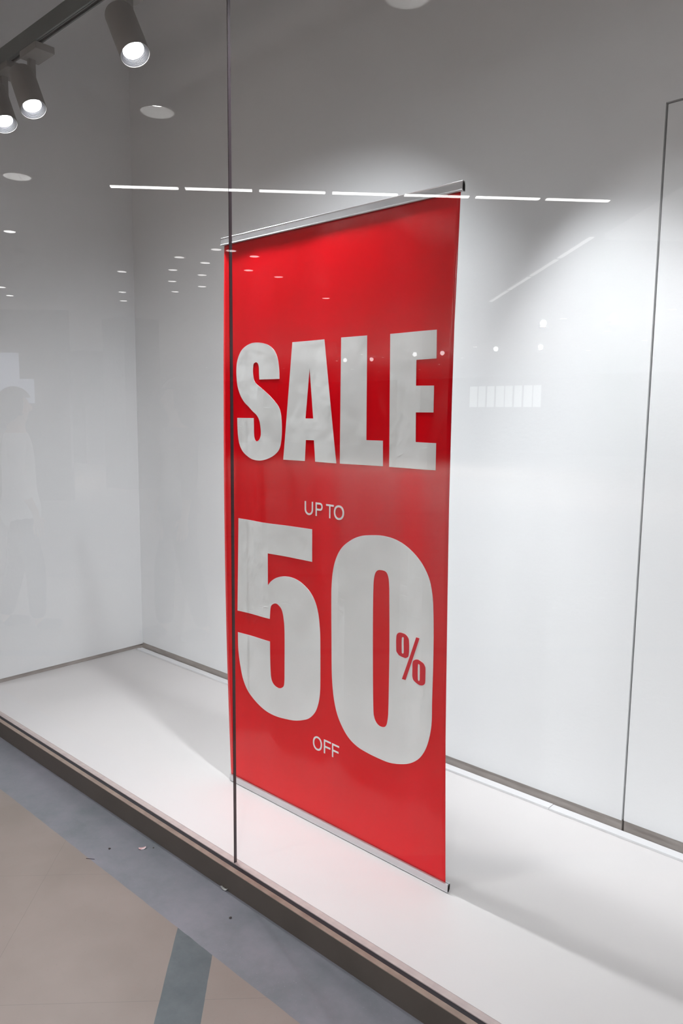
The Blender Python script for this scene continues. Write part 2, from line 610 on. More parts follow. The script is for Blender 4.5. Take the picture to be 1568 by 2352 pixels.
S = [(282,1515,1),(281,1540),(276,1573),(268,1595),(254,1613),(232,1628),(206,1636),(179,1640),(148,1640),(116,1633),(88,1619),(71,1599),(61,1576),(58,1550),(59,1527),(62,1503),(69,1482),(83,1458),(103,1438),(127,1423),(150,1408),(170,1397),(183,1385),(191,1370),(195,1352),(197,1337),(196,1324),(189,1311),(176,1304),(165,1309),(160,1320),(158,1338),(158,1359),(157,1384,1),(61,1384,1),(62,1352),(65,1318),(73,1289),(89,1267),(113,1252),(145,1241),(185,1238),(216,1242),(246,1252),(269,1266),(284,1283),(291,1306),(294,1336),(293,1374),(288,1404),(278,1424),(261,1441),(239,1459),(213,1477),(186,1493),(167,1505),(157,1519),(153,1537),(153,1552),(157,1569),(170,1574),(180,1569),(185,1556),(186,1536),(188,1515,1)]
FIVE = [(64,1023,1),(436,1023,1),(437,914,1),(232,917,1),(232,803,1),(248,820),(273,836),(308,846),(349,846),(388,836),(426,813),(452,782),(468,741),(476,687),(478,633),(479,539),(478,477),(471,436),(456,400),(429,371),(398,355),(359,342),(318,336),(268,333),(209,338),(156,355),(112,383),(85,420),(69,468),(58,528),(56,596,1),(241,602,1),(241,539),(243,486),(248,461),(262,446),(285,441),(303,450),(309,467),(310,514),(310,642),(306,693),(297,726),(281,741),(267,744),(250,735),(244,719),(241,684,1),(55,678,1)]
ZERO_OUT = [(691,1033),(738,1036),(788,1029),(836,1011),(875,987),(902,959),(920,926),(930,885),(934,844),(937,772),(938,676),(937,579),(937,510),(931,464),(917,419),(893,381),(860,354),(824,338),(780,328),(735,328),(689,332),(648,341),(613,360),(584,390),(561,427),(546,473),(538,526),(535,580),(534,688),(533,796),(534,850),(540,898),(554,942),(579,981),(616,1010),(652,1026)]
ZERO_IN = [(732,930),(750,927),(759,913),(763,887),(765,837),(769,687),(770,508),(768,465),(762,443),(749,435),(730,438),(716,456),(711,491),(707,621),(704,775),(704,877),(708,911),(717,926)]
PA = [(810,750),(818,750),(827,749),(834,746),(840,741),(843,736),(844,730),(845,716),(845,701),(844,691),(842,683),(837,679),(831,676),(822,676),(814,677),(806,679),(800,684),(796,689),(795,697),(794,716),(794,728),(795,738),(798,744),(803,748)]
PA_IN = [(819,738),(822,738),(823,735),(823,722),(824,701),(824,691),(822,688),(820,687),(817,688),(816,692),(815,715),(815,730),(816,736)]
SLASH = [(873,750,1),(886,750,1),(833,608,1),(819,608,1)]
PB = [(875,683),(883,684),(892,682),(901,679),(906,675),(910,668),(911,660),(911,645),(911,630),(910,620),(906,614),(901,611),(894,609),(886,609),(878,611),(870,614),(864,618),(861,625),(860,632),(860,653),(860,666),(862,674),(867,679)]
PB_IN = [(884,672),(887,671),(889,669),(890,655),(890,635),(890,625),(888,621),(886,620),(883,621),(882,625),(881,643),(881,663),(882,670)]
A_OUT = [(342, 1632, 1), (490, 1632, 1), (551, 1246, 1), (449, 1246, 1), (443, 1315, 1), (405, 1315, 1), (401, 1246, 1), (301, 1246, 1)]
A_IN = [(421, 1546, 1), (439, 1385, 1), (403, 1385, 1)]
L_OUT = [(562, 1633, 1), (663, 1633, 1), (667, 1322, 1), (729, 1322, 1), (731, 1246, 1), (566, 1246, 1)]
E_OUT = [(749, 1632, 1), (917, 1632, 1), (919, 1554, 1), (850, 1553, 1), (851, 1481, 1), (914, 1480, 1), (915, 1406, 1), (853, 1406, 1),
         (855, 1322, 1), (927, 1321, 1), (928, 1245, 1), (754, 1245, 1)]


def smooth_loop(pts, n=5):
    """Catmull-Rom through the points, keeping the ones marked as corners sharp"""
    N = len(pts)
    P = [Vector((p[0], p[1])) for p in pts]
    C = [len(p) > 2 for p in pts]
    out = []
    for i in range(N):
        j = (i + 1) % N
        out.append(P[i])
        if C[i] and C[j]:
            continue
        p0 = P[i - 1] if not C[i] else P[i] - (P[j] - P[i]) * 0.6
        p3 = P[(j + 1) % N] if not C[j] else P[j] + (P[j] - P[i]) * 0.6
        for k in range(1, n):
            t = k / n
            t2, t3 = t * t, t * t * t
            out.append(0.5 * ((2 * P[i]) + (-p0 + P[j]) * t + (2 * p0 - 5 * P[i] + 4 * P[j] - p3) * t2 + (-p0 + 3 * P[i] - 3 * P[j] + p3) * t3))
    return [(p.x / 1000, p.y / 1000) for p in out]


def outline_mesh(loops, step=0.03):
    """fill loops (metres) into a flat mesh in the XZ plane cut to a fine grid"""
    cu = bpy.data.curves.new('outline', 'CURVE')
    cu.dimensions = '2D'
    cu.fill_mode = 'FRONT'
    for lp in loops:
        sp = cu.splines.new('POLY')
        sp.points.add(len(lp) - 1)
        for k, (x, y) in enumerate(lp):
            sp.points[k].co = (x, y, 0, 1)
        sp.use_cyclic_u = True
    ob = bpy.data.objects.new('outline', cu)
    COL.objects.link(ob)
    dg = bpy.context.evaluated_depsgraph_get()
    me = bpy.data.meshes.new_from_object(ob.evaluated_get(dg))
    bpy.data.objects.remove(ob)
    bpy.data.curves.remove(cu)
    bm = bmesh.new()
    bm.from_mesh(me)
    bpy.data.meshes.remove(me)
    bmesh.ops.remove_doubles(bm, verts=bm.verts[:], dist=1e-5)
    xs = [v.co.x for v in bm.verts]
    ys = [v.co.y for v in bm.verts]
    for ax, lo, hi in ((0, min(xs), max(xs)), (1, min(ys), max(ys))):
        t = lo + step
        while t < hi - 1e-4:
            co = (t, 0, 0) if ax == 0 else (0, t, 0)
            no = (1, 0, 0) if ax == 0 else (0, 1, 0)
            bmesh.ops.bisect_plane(bm, geom=bm.verts[:] + bm.edges[:] + bm.faces[:], plane_co=co, plane_no=no, dist=1e-6)
            t += step
    return bm


def glyph(name, loops, mat, lift, parent, label=None):
    bm = outline_mesh(loops)
    for v in bm.verts:
        u, h = v.co.x, v.co.y
        v.co = Vector((BX + u + 1.63, wave(u, h) - lift, h))
    ext = bmesh.ops.extrude_face_region(bm, geom=bm.faces[:])
    for e in ext['geom']:
        if isinstance(e, bmesh.types.BMVert):
            e.co.y += lift * 0.5
    bmesh.ops.recalc_face_normals(bm, faces=bm.faces[:])
    o = link(name, bm, mat, parent, smooth=False)
    if label:
        o['label'] = label
    return o


LIFT = 0.0012
sl = smooth_loop
for ch, lp in (('S', [sl(S)]), ('A', [sl(A_OUT), sl(A_IN)]), ('L', [sl(L_OUT)]), ('E', [sl(E_OUT)])):
    glyph('printed_letter', lp, M_print, LIFT, ban, 'big white printed letter %s of SALE' % ch)
glyph('printed_digit', [sl(FIVE)], M_print, LIFT, ban, 'huge white printed digit 5')
zero = glyph('printed_digit', [sl(ZERO_OUT), sl(ZERO_IN)], M_print, LIFT, ban, 'huge white printed digit 0')
glyph('percent_sign', [sl(PA), sl(PA_IN), sl(SLASH), sl(PB), sl(PB_IN)], M_redink, LIFT + 0.0008, zero, 'small red percent sign printed on the white zero')


def ell(cx, cy, rx, ry, n=40, sq=2.0):
    out = []
    for k in range(n):
        a = 2 * math.pi * k / n
        c, s = math.cos(a), math.sin(a)
        out.append((cx + rx * math.copysign(abs(c) ** (2 / sq), c), cy + ry * math.copysign(abs(s) ** (2 / sq), s)))
    return out


def mm(l):
    return [(a / 1000, b / 1000) for a, b in l]


def arc(cx, cy, rx, ry, a0, a1, n=14):
    return [(cx + rx * math.cos(math.radians(a0 + (a1 - a0) * k / n)), cy + ry * math.sin(math.radians(a0 + (a1 - a0) * k / n))) for k in range(n + 1)]


def letter_U(x0, x1, y0, y1, t):
    cx = (x0 + x1) / 2
    r = (x1 - x0) / 2
    return [[(x0, y1)] + arc(cx, y0 + r, r, r, 180, 360) + [(x1, y1), (x1 - t, y1)] + arc(cx, y0 + r, r - t, r - t, 360, 180) + [(x0 + t, y1)]]


def letter_P(x0, x1, y0, y1, t):
    ym = y0 + (y1 - y0) * 0.42
    r = (y1 - ym) / 2
    out = [(x0, y0), (x0, y1)] + arc(x1 - r, y1 - r, r, r, 90, -90) + [(x0 + t, ym), (x0 + t, y0)]
    inn = [(x0 + t, ym + t), (x0 + t, y1 - t)] + arc(x1 - r, y1 - r, r - t, r - t, 90, -90)
    return [out, inn]


def letter_T(x0, x1, y0, y1, t):
    c = (x0 + x1) / 2
    return [[(x0, y1), (x1, y1), (x1, y1 - t), (c + t / 2, y1 - t), (c + t / 2, y0), (c - t / 2, y0), (c - t / 2, y1 - t), (x0, y1 - t)]]


def letter_F(x0, x1, y0, y1, t):
    ym = y0 + (y1 - y0) * 0.50
    return [[(x0, y0), (x0, y1), (x1, y1), (x1, y1 - t), (x0 + t, y1 - t), (x0 + t, ym + t / 2), (x1 - 3, ym + t / 2), (x1 - 3, ym - t / 2),
             (x0 + t, ym - t / 2), (x0 + t, y0)]]


def letter_O(x0, x1, y0, y1, t):
    cx, cy = (x0 + x1) / 2, (y0 + y1) / 2
    rx, ry = (x1 - x0) / 2, (y1 - y0) / 2
    return [ell(cx, cy, rx, ry, sq=2.15), ell(cx, cy, rx - t, ry - t, sq=2.15)]


for nm, lps in (('letter U of the words UP TO', letter_U(401.5, 440, 1068.5, 1114, 6.2)), ('letter P of the words UP TO', letter_P(452, 487, 1069, 1114, 6.2)),
                ('letter T of the words UP TO', letter_T(505, 542, 1069, 1113.5, 5.8)), ('letter O of the words UP TO', letter_O(543, 586, 1068, 1114.5, 6.2)),
                ('letter O of the word OFF', letter_O(446.5, 489, 267.5, 317, 6.2)), ('first letter F of the word OFF', letter_F(498, 532, 268.5, 317, 6.0)),
                ('second letter F of the word OFF', letter_F(537, 571, 268.5, 316.5, 6.0))):
    glyph('printed_letter', [mm(l) for l in lps], M_print, LIFT, ban, 'thin white small ' + nm)

# ------------------------------------------------------------------ track and spotlights
TY0, TY1, TZ0, TZ1 = 1.665, 1.700, 3.010, 3.080
TX0, TX1 = -3.735, 2.6
tr = empty('lighting_track', ((TX0 + TX1) / 2, (TY0 + TY1) / 2, TZ1))
tag(tr, 'long grey enamelled lighting track slung under the top of the shop window display', 'lighting track')
prof = [(TY0, TZ0), (TY0, TZ1), (TY1, TZ1), (TY1, TZ0), (TY1 - 0.006, TZ0), (TY1 - 0.006, TZ0 + 0.022), (TY0 + 0.015, TZ0 + 0.022), (TY0 + 0.015, TZ0),
        (TY0 + 0.011, TZ0), (TY0 + 0.011, TZ0 + 0.003), (TY0 + 0.008, TZ0 + 0.003), (TY0 + 0.008, TZ0)]
link('track_body', local(prism_x(prof, TX0, TX1), tr), M_trackside, tr)
link('conductor_slot', local(bbox(TX0 + 0.004, TX1 - 0.004, TY0 + 0.0155, TY1 - 0.0065, TZ0 + 0.006, TZ0 + 0.0215), tr), M_slot, tr)
link('end_cap', local(bbox(TX0 - 0.006, TX0, TY0 - 0.001, TY1 + 0.001, TZ0 - 0.001, TZ1 + 0.001, 0.001), tr), M_trackside, tr)
for xx in (-2.0, -0.2, 1.8):
    bm = bmesh.new()
    bmesh.ops.create_cone(bm, cap_ends=True, segments=16, radius1=0.006, radius2=0.006, depth=DTOP - TZ1)
    bmesh.ops.translate(bm, verts=bm.verts[:], vec=(xx, (TY0 + TY1) / 2, (DTOP + TZ1) / 2))
    link('hanger_rod', local(bm, tr), M_alu, tr)


def make_spot():
    """origin: the centre of the lamp's open rim; local frame is the room's, tilted head is built in"""
    root = empty('track_spotlight', (0, 0, 0))
    adapter = bbox(-0.178, -0.023, 0.031, 0.119, 0.271, 0.3015, 0.002)
    link('track_adapter', adapter, M_lamp, root)
    # flat bent arm from the adapter to the side of the head
    bm = bmesh.new()
    box(bm, -0.160, -0.138, 0.056, 0.086, 0.165, 0.272)
    bmesh.ops.bevel(bm, geom=bm.edges[:], offset=0.0012, segments=2, affect='EDGES')
    arm = link('swivel_arm', bm, M_lamp, root)
    bm = bmesh.new()
    bmesh.ops.create_cone(bm, cap_ends=True, segments=20, radius1=0.009, radius2=0.009, depth=0.012)
    bmesh.ops.rotate(bm, verts=bm.verts[:], matrix=Matrix.Rotation(math.pi / 2, 3, 'X'))
    bmesh.ops.translate(bm, verts=bm.verts[:], vec=(-0.110, 0.059, 0.172))
    bm2 = bmesh.new()
    rim = link('pivot_screw', bm, M_baffle, arm)
    bm2.free()
    # head: axis tilted 30 degrees, beam goes towards +X and down
    R, L = 0.055, 0.205
    rot = Matrix.Rotation(math.radians(-30), 3, 'Y')
    out = [(0.0, L), (R - 0.008, L), (R - 0.002, L - 0.003), (R, L - 0.009), (R, 0.001), (R - 0.0007, 0.0), (R - 0.002, 0.0), (R - 0.0026, 0.001), (R - 0.0026, 0.004)]
    bm = lathe(out, 56)
    bmesh.ops.rotate(bm, verts=bm.verts[:], matrix=rot)
    head = link('lamp_head', bm, M_lamp, root, smooth=True)
    # stepped anti-glare baffle
    pr = [(R - 0.0026, 0.004)]
    r, z = R - 0.0026, 0.004
    for k in range(6):
        pr.append((r, z + 0.0028))
        pr.append((r - 0.0022, z + 0.0032))
        r -= 0.0022
        z += 0.0032
    pr += [(r, z + 0.002), (r, z + 0.012)]
    bm = lathe(pr, 56)
    bmesh.ops.rotate(bm, verts=bm.verts[:], matrix=rot)
    link('baffle', bm, M_baffle, head, smooth=False)
    bm = lathe([(0, z - 0.002), (r * 0.5, z - 0.001), (r + 0.0005, z + 0.003)], 48)
    bmesh.ops.rotate(bm, verts=bm.verts[:], matrix=rot)
    link('lens', bm, M_led, head, smooth=True)['label'] = 'glowing white lamp lens'
    return root


def add_beam(root, aim, power, size=88, blend=1.0):
    ld = bpy.data.lights.new('spot_beam', 'SPOT')
    ld.energy = power
    ld.color = SPOT_COL
    ld.spot_size = math.radians(size)
    ld.spot_blend = blend
    ld.shadow_soft_size = 0.025
    lo = bpy.data.objects.new('spot_beam', ld)
    COL.objects.link(lo)
    lo.parent = root
    lo.location = (0.5 * 0.004 , 0, -0.004)
    lo.rotation_euler = Vector(aim).to_track_quat('-Z', 'Y').to_euler()
    return lo


def copy_tree(o, parent=None):
    c = o.copy()
    COL.objects.link(c)
    c.parent = parent
    for ch in [k for k in bpy.data.objects if k.parent is o]:
        copy_tree(ch, c)
    return c


proto = make_spot()
G = 'spotlights along the display track'
# x, y, z of the lamp rim, turn of the whole fitting, extra swivel of the head, power factor, label
spots = [(-2.515, 1.634, 2.694, 0, 0, 2.0, 68, 'white cylinder spotlight on the track, the one nearest the glass joint'),
         (-3.312, 1.634, 2.708, 0, 0, 1.65, 68, 'white cylinder spotlight on the track with its square adapter fully in view'),
         (-3.594, 1.634, 2.714, 0, 0, 1.1, 68, 'white cylinder spotlight at the far left end of the track, cut by the picture edge'),
         (-1.40, 1.634, 2.70, 0, 48, 1.9, 52, 'track spotlight aimed at the wall behind the banner, above the top of the picture'),
         (-0.70, 1.634, 2.70, 0, 105, 0.22, 50, 'track spotlight aimed at the closed door, above the top of the picture'),
         (0.15, 1.634, 2.70, 0, 140, 0.95, 54, 'track spotlight right of the door joint, aimed back to the left, outside the picture'),
         (1.05, 1.634, 2.70, 0, 140, 0.45, 48, 'track spotlight beyond the door, outside the picture to the right'),
         (-1.64, 1.560, 2.70, 180, -32, 1.5, 108, 'added spotlight of the short front track aimed at the left corner, above the picture'),  # this head and the next are unseen, added to brighten banner and left walls
         (-1.25, 1.560, 2.70, 180, 0, 0.9, 92, 'added spotlight of the short front track aimed at the banner, above the picture')]
roots = []
for i, (x, y, z, turn, deg, pf, size, lab) in enumerate(spots):
    o = proto if i == 0 else copy_tree(proto)
    o.location = (x, y, z)
    o.rotation_euler = (0, 0, math.radians(turn))
    o['label'] = lab
    o['category'] = 'spotlight'
    o['group'] = G
    roots.append((o, deg, pf, size))
for i, (o, deg, pf, size) in enumerate(roots):
    if deg:
        # the head swivels about the adapter's stem, which stays under the track
        piv = Vector((-0.10, 0.05, 0))
        for ch in [k for k in bpy.data.objects if k.parent is o and not k.name.startswith('track_adapter')]:
            rz = Matrix.Translation(piv) @ Matrix.Rotation(math.radians(deg), 4, 'Z') @ Matrix.Translation(-piv)
            ch.matrix_local = rz @ ch.matrix_local
        a = Matrix.Rotation(math.radians(deg), 3, 'Z') @ Vector((0.5, 0, -0.866))
        p = piv + Matrix.Rotation(math.radians(deg), 3, 'Z') @ (Vector((0.002, 0, -0.004)) - piv)
        b = add_beam(o, a, SPOT_W * pf, size)
        b.location = p
    else:
        add_beam(o, (0.5, 0, -0.866), SPOT_W * pf, size)

t2 = empty('lighting_track', (0.2, 1.511, TZ1))  # unseen second track, added for more front light on the banner
tag(t2, 'short added lighting track close behind the glass, unseen above the top of the picture', 'lighting track')
for nm, bmx, mt in (('track_body', bbox(-1.60, 2.0, 1.494, 1.529, TZ0, TZ1), M_trackside),):
    link(nm, local(bmx, t2), mt, t2)
for xx in (-1.3, 1.7):
    bm = bmesh.new()
    bmesh.ops.create_cone(bm, cap_ends=True, segments=16, radius1=0.006, radius2=0.006, depth=DTOP - TZ1)
    bmesh.ops.translate(bm, verts=bm.verts[:], vec=(xx, 1.511, (DTOP + TZ1) / 2))
    link('hanger_rod', local(bm, t2), M_alu, t2)

# ------------------------------------------------------------------ mall ceiling lamps (seen mirrored in the glass)


def make_downlight(R, led):
    root = empty('ceiling_downlight', (0, 0, CEIL))
    bm = lathe([(R * 0.93, 0.004), (R * 0.93, -0.004), (R * 0.96, -0.007), (R * 1.06, -0.004), (R * 1.08, 0.0)], 56)
    link('trim_ring', bm, M_downring, root, smooth=True)
    cup = lathe([(R * 0.93, 0.0), (R * 0.92, 0.012), (R * 0.88, 0.028), (R * 0.80, 0.044), (R * 0.66, 0.055), (R * 0.66, 0.060)], 56)
    link('reflector', cup, M_downcup, root, smooth=True)
    bm = lathe([(0, 0.0535), (R * 0.62, 0.0540), (R * 0.655, 0.058)], 40)
    link('lens', bm, led, root, smooth=True)
    return root


def down_beam(parent, loc, power, size, spread=150):
    ld = bpy.data.lights.new('downlight_beam', 'AREA')
    ld.shape = 'DISK'
    ld.size = size
    ld.energy = power
    ld.color = MALL_COL
    ld.spread = math.radians(spread)
    lo = bpy.data.objects.new('downlight_beam', ld)
    COL.objects.link(lo)
    lo.parent = parent
    lo.location = loc
    return lo


big = make_downlight(BIG_R, M_downled)
BIGL = ['large round recessed ceiling downlight mirrored in the glass to the left of the glass joint',
        'large round recessed ceiling downlight mirrored at the far left below the track lamps',
        'large round recessed ceiling downlight mirrored at the very top of the right hand pane',
        'large round recessed ceiling downlight nearest the photographer, outside the picture',
        'large round recessed ceiling downlight right of the photographer, outside the picture',
        'large round recessed ceiling downlight furthest right along the shopfront, outside the picture']
bigs = []
for i, ((x, y), lab) in enumerate(zip(BIG_XY, BIGL)):
    o = big if i == 0 else copy_tree(big)
    o.location = (x, y, CEIL)
    tag(o, lab, 'downlight', 'large downlights along the shopfront')
    bigs.append(o)
for o in bigs:
    down_beam(o, (0, 0, 0.052), DOWN_W, 0.03, 88)

SMALL = [(-7.95,-0.83),(-6.94,-2.73),(-7.62,-2.71),(-8.96,-2.76),(-10.42,-3.66),(-11.18,-4.15),(-8.33,-3.12),(-9.03,-3.6),(-9.74,-4.15),(-7.64,-3.11),(-8.32,-3.58),(-9.04,-4.13),(-12.16,-2.7),(-11.47,-2.27),(-6.86,-2.88),(-6.88,-3.25),(-7.58,-3.76),(-7.61,-4.32),(-8.35,-6.04),(-17.19,-15.9),(-14.79,-14.41),(-14.98,-15.66),(-19.58,-19.44),(-15.26,-19.14),(-17.52,-21.06),(-17.65,-22.95),(-19.75,-21.29),(-19.99,-23.32),(-21.5,-17.59),(-6.5,-10.56),(-6.67,-12.99),(-6.73,-15.29),(-8.88,-16.99),(-10.81,-14.37),(-13.03,-17.2),(-4.54,-10.58),(-28.12,-14.64),(-23.73,-15.54)]
BRIGHT = [(-16.08,-15.11),(-15.16,-15.32),(-12.96,-14.61),(-12.09,-14.72),(-6.82,-10.39),(-5.48,-10.39),(-10.25,-14.48),(-9.06,-14.63),(-15.66,-4.59)]


def simple_lamp(name, R, led):
    bm = lathe([(0, -0.004), (R * 0.78, -0.003), (R * 0.8, -0.006), (R, -0.006), (R * 1.02, 0.0)], 24, mis=[1, 0, 0, 0])
    o = link(name, bm, [M_downring, led], None, smooth=False)
    return o


sm = simple_lamp('small_downlight', 0.075, M_smallled)
for i, (x, y) in enumerate(SMALL):
    o = sm if i == 0 else sm.copy()
    if i:
        COL.objects.link(o)
    o.location = (x, y, CEIL)
    spot = 'on the red banner' if 14 <= i <= 28 else ('right of the banner' if 29 <= i <= 35 else 'left of the banner')
    tag(o, 'small round mall ceiling downlight, a faint dot mirrored ' + spot, 'downlight', 'small mall downlights mirrored ' + spot)
BRL = ['on the letter L of SALE', 'between the letters L and E of SALE', 'on the letter E of SALE', 'between the letter E and the banner edge',
       'large and alone right of the banner', 'nearest the door joint', 'small, just right of the banner', 'small, below the large one right of the banner',
       'at the left edge above the lit sign']
brs = []
bm = bmesh.new()
bmesh.ops.create_uvsphere(bm, u_segments=24, v_segments=14, radius=0.062)
bmesh.ops.translate(bm, verts=bm.verts[:], vec=(0, 0, -0.075))
for f in bm.faces:
    f.material_index = 1
cv = bmesh.ops.create_cone(bm, cap_ends=True, segments=24, radius1=0.03, radius2=0.045, depth=0.02)['verts']
bmesh.ops.translate(bm, verts=cv, vec=(0, 0, -0.010))
br = link('round_ceiling_lamp', bm, [M_downring, M_brightled], None, smooth=True)
for i, (x, y) in enumerate(BRIGHT):
    o = br if i == 0 else br.copy()
    if i:
        COL.objects.link(o)
    o.location = (x, y, CEIL)
    tag(o, 'bright globe ceiling lamp mirrored ' + BRL[i], 'ceiling lamp', 'bright round mall lamps mirrored in the glass')
    brs.append(o)
for x, y in ((-0.5, -8.5), (3.5, -4.0), (5.0, -12.0)):
    o = br.copy()
    COL.objects.link(o)
    o.location = (x, y, CEIL)
    tag(o, 'bright globe ceiling lamp %s, outside the picture' % {-0.5: 'behind the photographer', 3.5: 'to the right behind the photographer',
        5.0: 'far to the right behind the photographer'}[x], 'ceiling lamp', 'bright round mall lamps outside the picture')
    brs.append(o)
for o in brs:
    down_beam(o, (0, 0, -0.139), ROUND_W, 0.09, 170)


ORD = ['leftmost', 'second from left', 'third from left', 'fourth from left', 'fifth from left', 'sixth from left']


def strip_light(a, b, n, gap, label, group, wd=0.050, led=None):
    A, B = Vector((*a, 0)), Vector((*b, 0))
    d = (B - A)
    L = d.length
    d.normalize()
    ang = math.atan2(d.y, d.x)
    seg = L / n
    first = None
    for k in range(n):
        if first is None:
            root = empty('linear_ceiling_light', (0, 0, 0))
            link('housing', bbox(-seg / 2 + gap, seg / 2 - gap, -wd * 0.7, wd * 0.7, -0.012, 0.0, 0.001), M_downring, root)
            link('diffuser', bbox(-seg / 2 + gap * 1.5, seg / 2 - gap * 1.5, -wd / 2, wd / 2, -0.020, -0.012, 0.001), led or M_tube, root)
            first = root
        else:
            root = copy_tree(first)
        c = A + d * seg * (k + 0.5)
        root.location = (c.x, c.y, CEIL)
        root.rotation_euler = (0, 0, ang)
        tag(root, label % ORD[k] if k < n - 1 else label % 'rightmost', 'ceiling light', group)


strip_light((-5.74, -0.65), (-2.76, -3.70), 7, 0.02, '%s linear ceiling light of the long row mirrored across the banner top', 'nearer diagonal row of linear lights')
strip_light((-3.40, -4.78), (-6.48, -7.90), 4, 0.03, '%s linear ceiling light of the slanting row mirrored right of the banner', 'farther diagonal row of linear lights', wd=0.05, led=M_tube_dim)

# ------------------------------------------------------------------ mall fittings far behind the photographer
# opposite shop on the left: two stacked lit signs on a dark front
sh = empty('lit_shop_sign', (-12.6, -2.7, 1.55))
sh.rotation_euler = (0, 0, math.radians(-42))
tag(sh, 'pale blue lit shop sign across the mall, mirrored faintly at the left edge', 'shop sign')
link('upper_panel', bbox(-0.9, 0.28, -0.05, 0.05, 0.42, 0.84, 0.004), M_sign, sh)
link('lower_panel', bbox(-0.9, 0.52, -0.05, 0.05, 0.02, 0.415, 0.004), M_sign, sh)
link('sign_backing', bbox(-1.3, 1.1, -0.16, -0.052, -1.62, 1.55, 0.01), new_mat('sign_backing_panel', (0.12, 0.12, 0.13), 0.5), sh)
# daylit windows of the far wall
wr = empty('window_4', (-17.1, MY0 + 0.02, 1.92))
wr['kind'] = 'structure'
bm = bmesh.new()
for k in range(8):
    box(bm, -1.85 + k * 0.46, -1.85 + k * 0.46 + (0.36 if k % 3 else 0.40), 0.0, 0.02, 0.0, 0.94)
link('pane', bm, M_daylight, wr)
link('window_frame', bbox(-1.95, 1.9, -0.012, 0.0, -0.06, 1.0), M_gap, wr)
# two columns of the hall
for nm, x, y in (('hall_column', -13.3, -5.6), ('hall_column', -21.0, -9.0)):
    c = link(nm, bbox(x - 0.4, x + 0.4, y - 0.4, y + 0.4, MALL_Z, CEIL, 0.01), M_mwall)
    c['kind'] = 'structure'

# ------------------------------------------------------------------ two passers-by (only mirrored in the glass)
M_skin = mottle(new_mat('skin', (0.5, 0.33, 0.25), 0.5), (0.46, 0.30, 0.22), (0.54, 0.36, 0.27), 8)
M_hair = new_mat('dark_hair', (0.012, 0.01, 0.01), 0.45)
M_shirt = mottle(new_mat('white_shirt_cloth', (0.7, 0.7, 0.68), 0.85), (0.64, 0.64, 0.63), (0.72, 0.72, 0.71), 6, bump=0.004, bump_scale=9)
M_dark = mottle(new_mat('dark_cloth', (0.03, 0.03, 0.04), 0.85), (0.025, 0.025, 0.03), (0.04, 0.04, 0.05), 6, bump=0.004, bump_scale=9)
M_jacket = mottle(new_mat('grey_jacket_cloth', (0.12, 0.12, 0.13), 0.85), (0.10, 0.10, 0.11), (0.14, 0.14, 0.15), 6, bump=0.004, bump_scale=9)


def skin_mesh(name, joints, bones, mat, parent, sub=2, root=0):
    me = bpy.data.meshes.new(name)
    me.from_pydata([j[0] for j in joints], bones, [])
    o = bpy.data.objects.new(name, me)
    COL.objects.link(o)
    md = o.modifiers.new('skin', 'SKIN')
    md.use_smooth_shade = True
    sb = o.modifiers.new('sub', 'SUBSURF')
    sb.levels = sub
    sb.render_levels = sub
    for i, j in enumerate(joints):
        d = me.skin_vertices[0].data[i]
        d.radius = j[1]
        d.use_root = (i == root)
    dg = bpy.context.evaluated_depsgraph_get()
    m2 = bpy.data.meshes.new_from_object(o.evaluated_get(dg))
    m2.materials.clear()
    m2.materials.append(mat)
    for p in m2.polygons:
        p.use_smooth = True
    bpy.data.objects.remove(o)
    r = bpy.data.objects.new(name, m2)
    COL.objects.link(r)
    r.parent = parent
    return r


